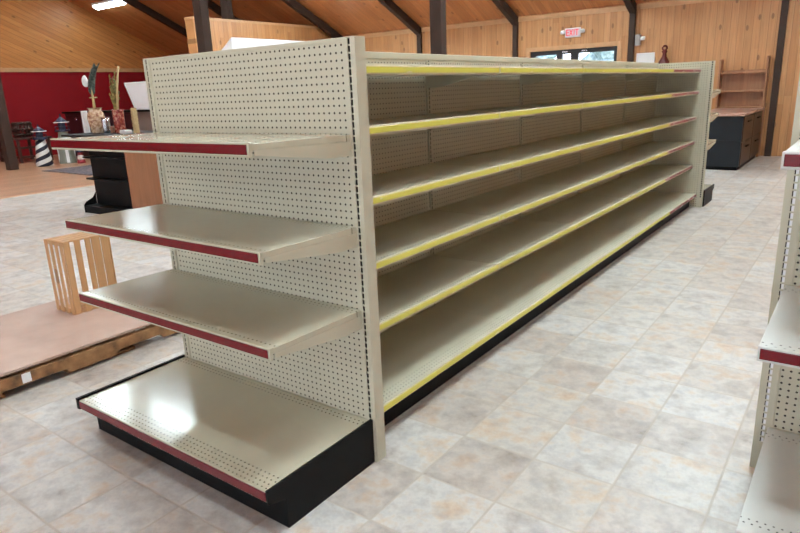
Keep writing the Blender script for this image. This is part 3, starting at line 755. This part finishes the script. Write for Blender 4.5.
L = MB(); bar(ex0+.20, ex0+.27, zh-st, zh); bar(ex0+.235-st/2, ex0+.235+st/2, zl, zh-st); L.build('letter', M['exit_red'], ex)
for sx in (-4.13, -3.69):
    MB().lathe((sx, YF-.05, 2.485), [(.02, 0), (.045, .01), (.052, .04), (.045, .07), (.02, .08)], 14).tube([(sx, YF-.05, 2.525), (-3.91+(.16 if sx > -3.9 else -.16), YF-.03, 2.525)], .015, 8).build('lamp_head', M['paper'], ex)

# notice, turned ornament, electrical box
g = MB().box(-2.81, -2.38, YF-.006, YF-.0005, 1.60, 2.03, .001); 
# the wall post stands at -2.665, so the notice hangs just right of it
g = MB().box(-2.56, -2.20, YF-.006, YF-.0005, 1.60, 2.0, .001).build('paper_notice', M['paper'], origin=(-2.38, YF-.003, 1.8)); tag(g, 'blank white notice on the far board wall', 'notice')
x = -1.99
o = thing('turned_ornament', 'dark red turned wooden ornament with ring top on far wall', 'ornament', (x, YF-.10, 1.6))
MB().lathe((x, YF-.105, 1.60), [(.09, 0), (.10, .02), (.10, .20), (.075, .25), (.045, .30), (.035, .36), (.055, .40), (.035, .42)], 16).build('body', M['redwood'], o)
rg_ = MB(); pts = [(x+.042*math.cos(2*PI*i/16), YF-.105, 2.062+.042*math.sin(2*PI*i/16)) for i in range(17)]
rg_.tube(pts, .016, 8); rg_.build('ring', M['redwood'], o)
MB().box(x-.05, x+.05, YF-.03, YF-.0005, 1.65, 1.80, .004).build('wall_plate', M['redwood'], o)
o = thing('electrical_box', 'grey electrical box with conduit beside the post right of entrance', 'electrical box', (-2.53, YF-.04, 2.2))
MB().box(-2.585, -2.49, YF-.09, YF-.0005, 2.15, 2.36, .006).build('box', M['grey'], o)
MB().tube([(-2.55, YF-.03, 2.36), (-2.55, YF-.03, 2.9)], .02, 10).build('conduit', M['pine_trim'], o)
MB().lathe((-2.44, YF-.06, 2.24), [(.01, 0), (.045, .005), (.05, .04), (.045, .075), (.01, .08)], 14).tube([(-2.489, YF-.06, 2.28), (-2.44, YF-.06, 2.28)], .015, 8).build('lamp_head', M['paper'], o)

# ------------------------------------------------------------------ strip lights under the roof boards
def ceiling_light(xc, y, label, group=None, Lh=.75, tube='tube'):
    z = zc(y); sl = -SL if y >= YR else SL
    o = thing('strip_light', label, 'ceiling light', (xc, y, z), group)
    h = MB(); d = MB()
    def q(dy, dz): return (y+dy, z+sl*dy+dz-.004)
    h.prism([q(-.10, -.0), q(.10, -.0), q(.10, -.06), q(-.10, -.06)], 'x', xc-Lh, xc+Lh); h.build('housing', M['white'], o)
    d.prism([q(-.085, -.0605), q(.085, -.0605), q(.06, -.10), q(-.06, -.10)], 'x', xc-Lh+.02, xc+Lh-.02); d.build('diffuser', M[tube], o)
    return o
ceiling_light(-16.75, 9.12, 'lit white strip light under the plank ceiling by the red-wall gable', tube='tube_dim')
for xc, y in ((-8.5, 6.35), (-10.4, 5.35), (-.3, 8.35), (-8.5, 9.8), (-4.2, 9.9), (3.0, 9.8), (-4.4, 5.6), (.5, 6.0), (.9, 4.0), (1.0, 2.0),
              (.6, 5.0), (.8, 3.0), (3.8, -1.2), (1.2, -1.6), (-5.0, 2.6), (-9.5, 2.4), (-14.6, 6.2), (-13.8, 3.2), (-12.9, 5.25), (-16.4, 2.6), (-7.0, 7.6), (-2.2, -7.2), (-6.6, -6.6)):
    ceiling_light(xc, y, 'unseen white strip light under the roof boards, placed for its light', 'unseen strip lights placed for their light')  # unseen fixtures: some match highlights, the rest added to brighten surfaces

# ------------------------------------------------------------------ sky, camera, colour
wd = bpy.data.worlds.new('sky'); S.world = wd; wd.use_nodes = True
nt = wd.node_tree; bg = nt.nodes['Background']
tc = nt.nodes.new('ShaderNodeTexCoord'); sp_ = nt.nodes.new('ShaderNodeSeparateXYZ'); nt.links.new(tc.outputs['Generated'], sp_.inputs[0])
rp = nt.nodes.new('ShaderNodeValToRGB'); nt.links.new(sp_.outputs[2], rp.inputs[0])
rp.color_ramp.elements[0].position = 0.0; rp.color_ramp.elements[0].color = (0.90, 0.95, 1.0, 1)
rp.color_ramp.elements[1].position = 0.6; rp.color_ramp.elements[1].color = (0.50, 0.68, 1.0, 1)
nt.links.new(rp.outputs[0], bg.inputs[0]); bg.inputs[1].default_value = 10.0

cam = bpy.data.cameras.new('camera'); co = bpy.data.objects.new('camera', cam); COL.objects.link(co)
co.location = (1.43720, -1.72424, 1.45452); co.rotation_euler = (1.297041, 0.039048, 0.629303)
cam.sensor_width = 36.0; cam.lens = 625.6/800*36.0; cam.clip_start = 0.02; cam.clip_end = 300
S.camera = co
S.view_settings.view_transform = 'Standard'; S.view_settings.look = 'None'
S.view_settings.gamma = 1.0; S.view_settings.use_curve_mapping = False
S.view_settings.exposure = -0.06
S.cycles.use_denoising = True
S.cycles.denoising_prefilter = 'FAST'
S.cycles.max_bounces = 8; S.cycles.diffuse_bounces = 5
S.cycles.sample_clamp_indirect = 6.0
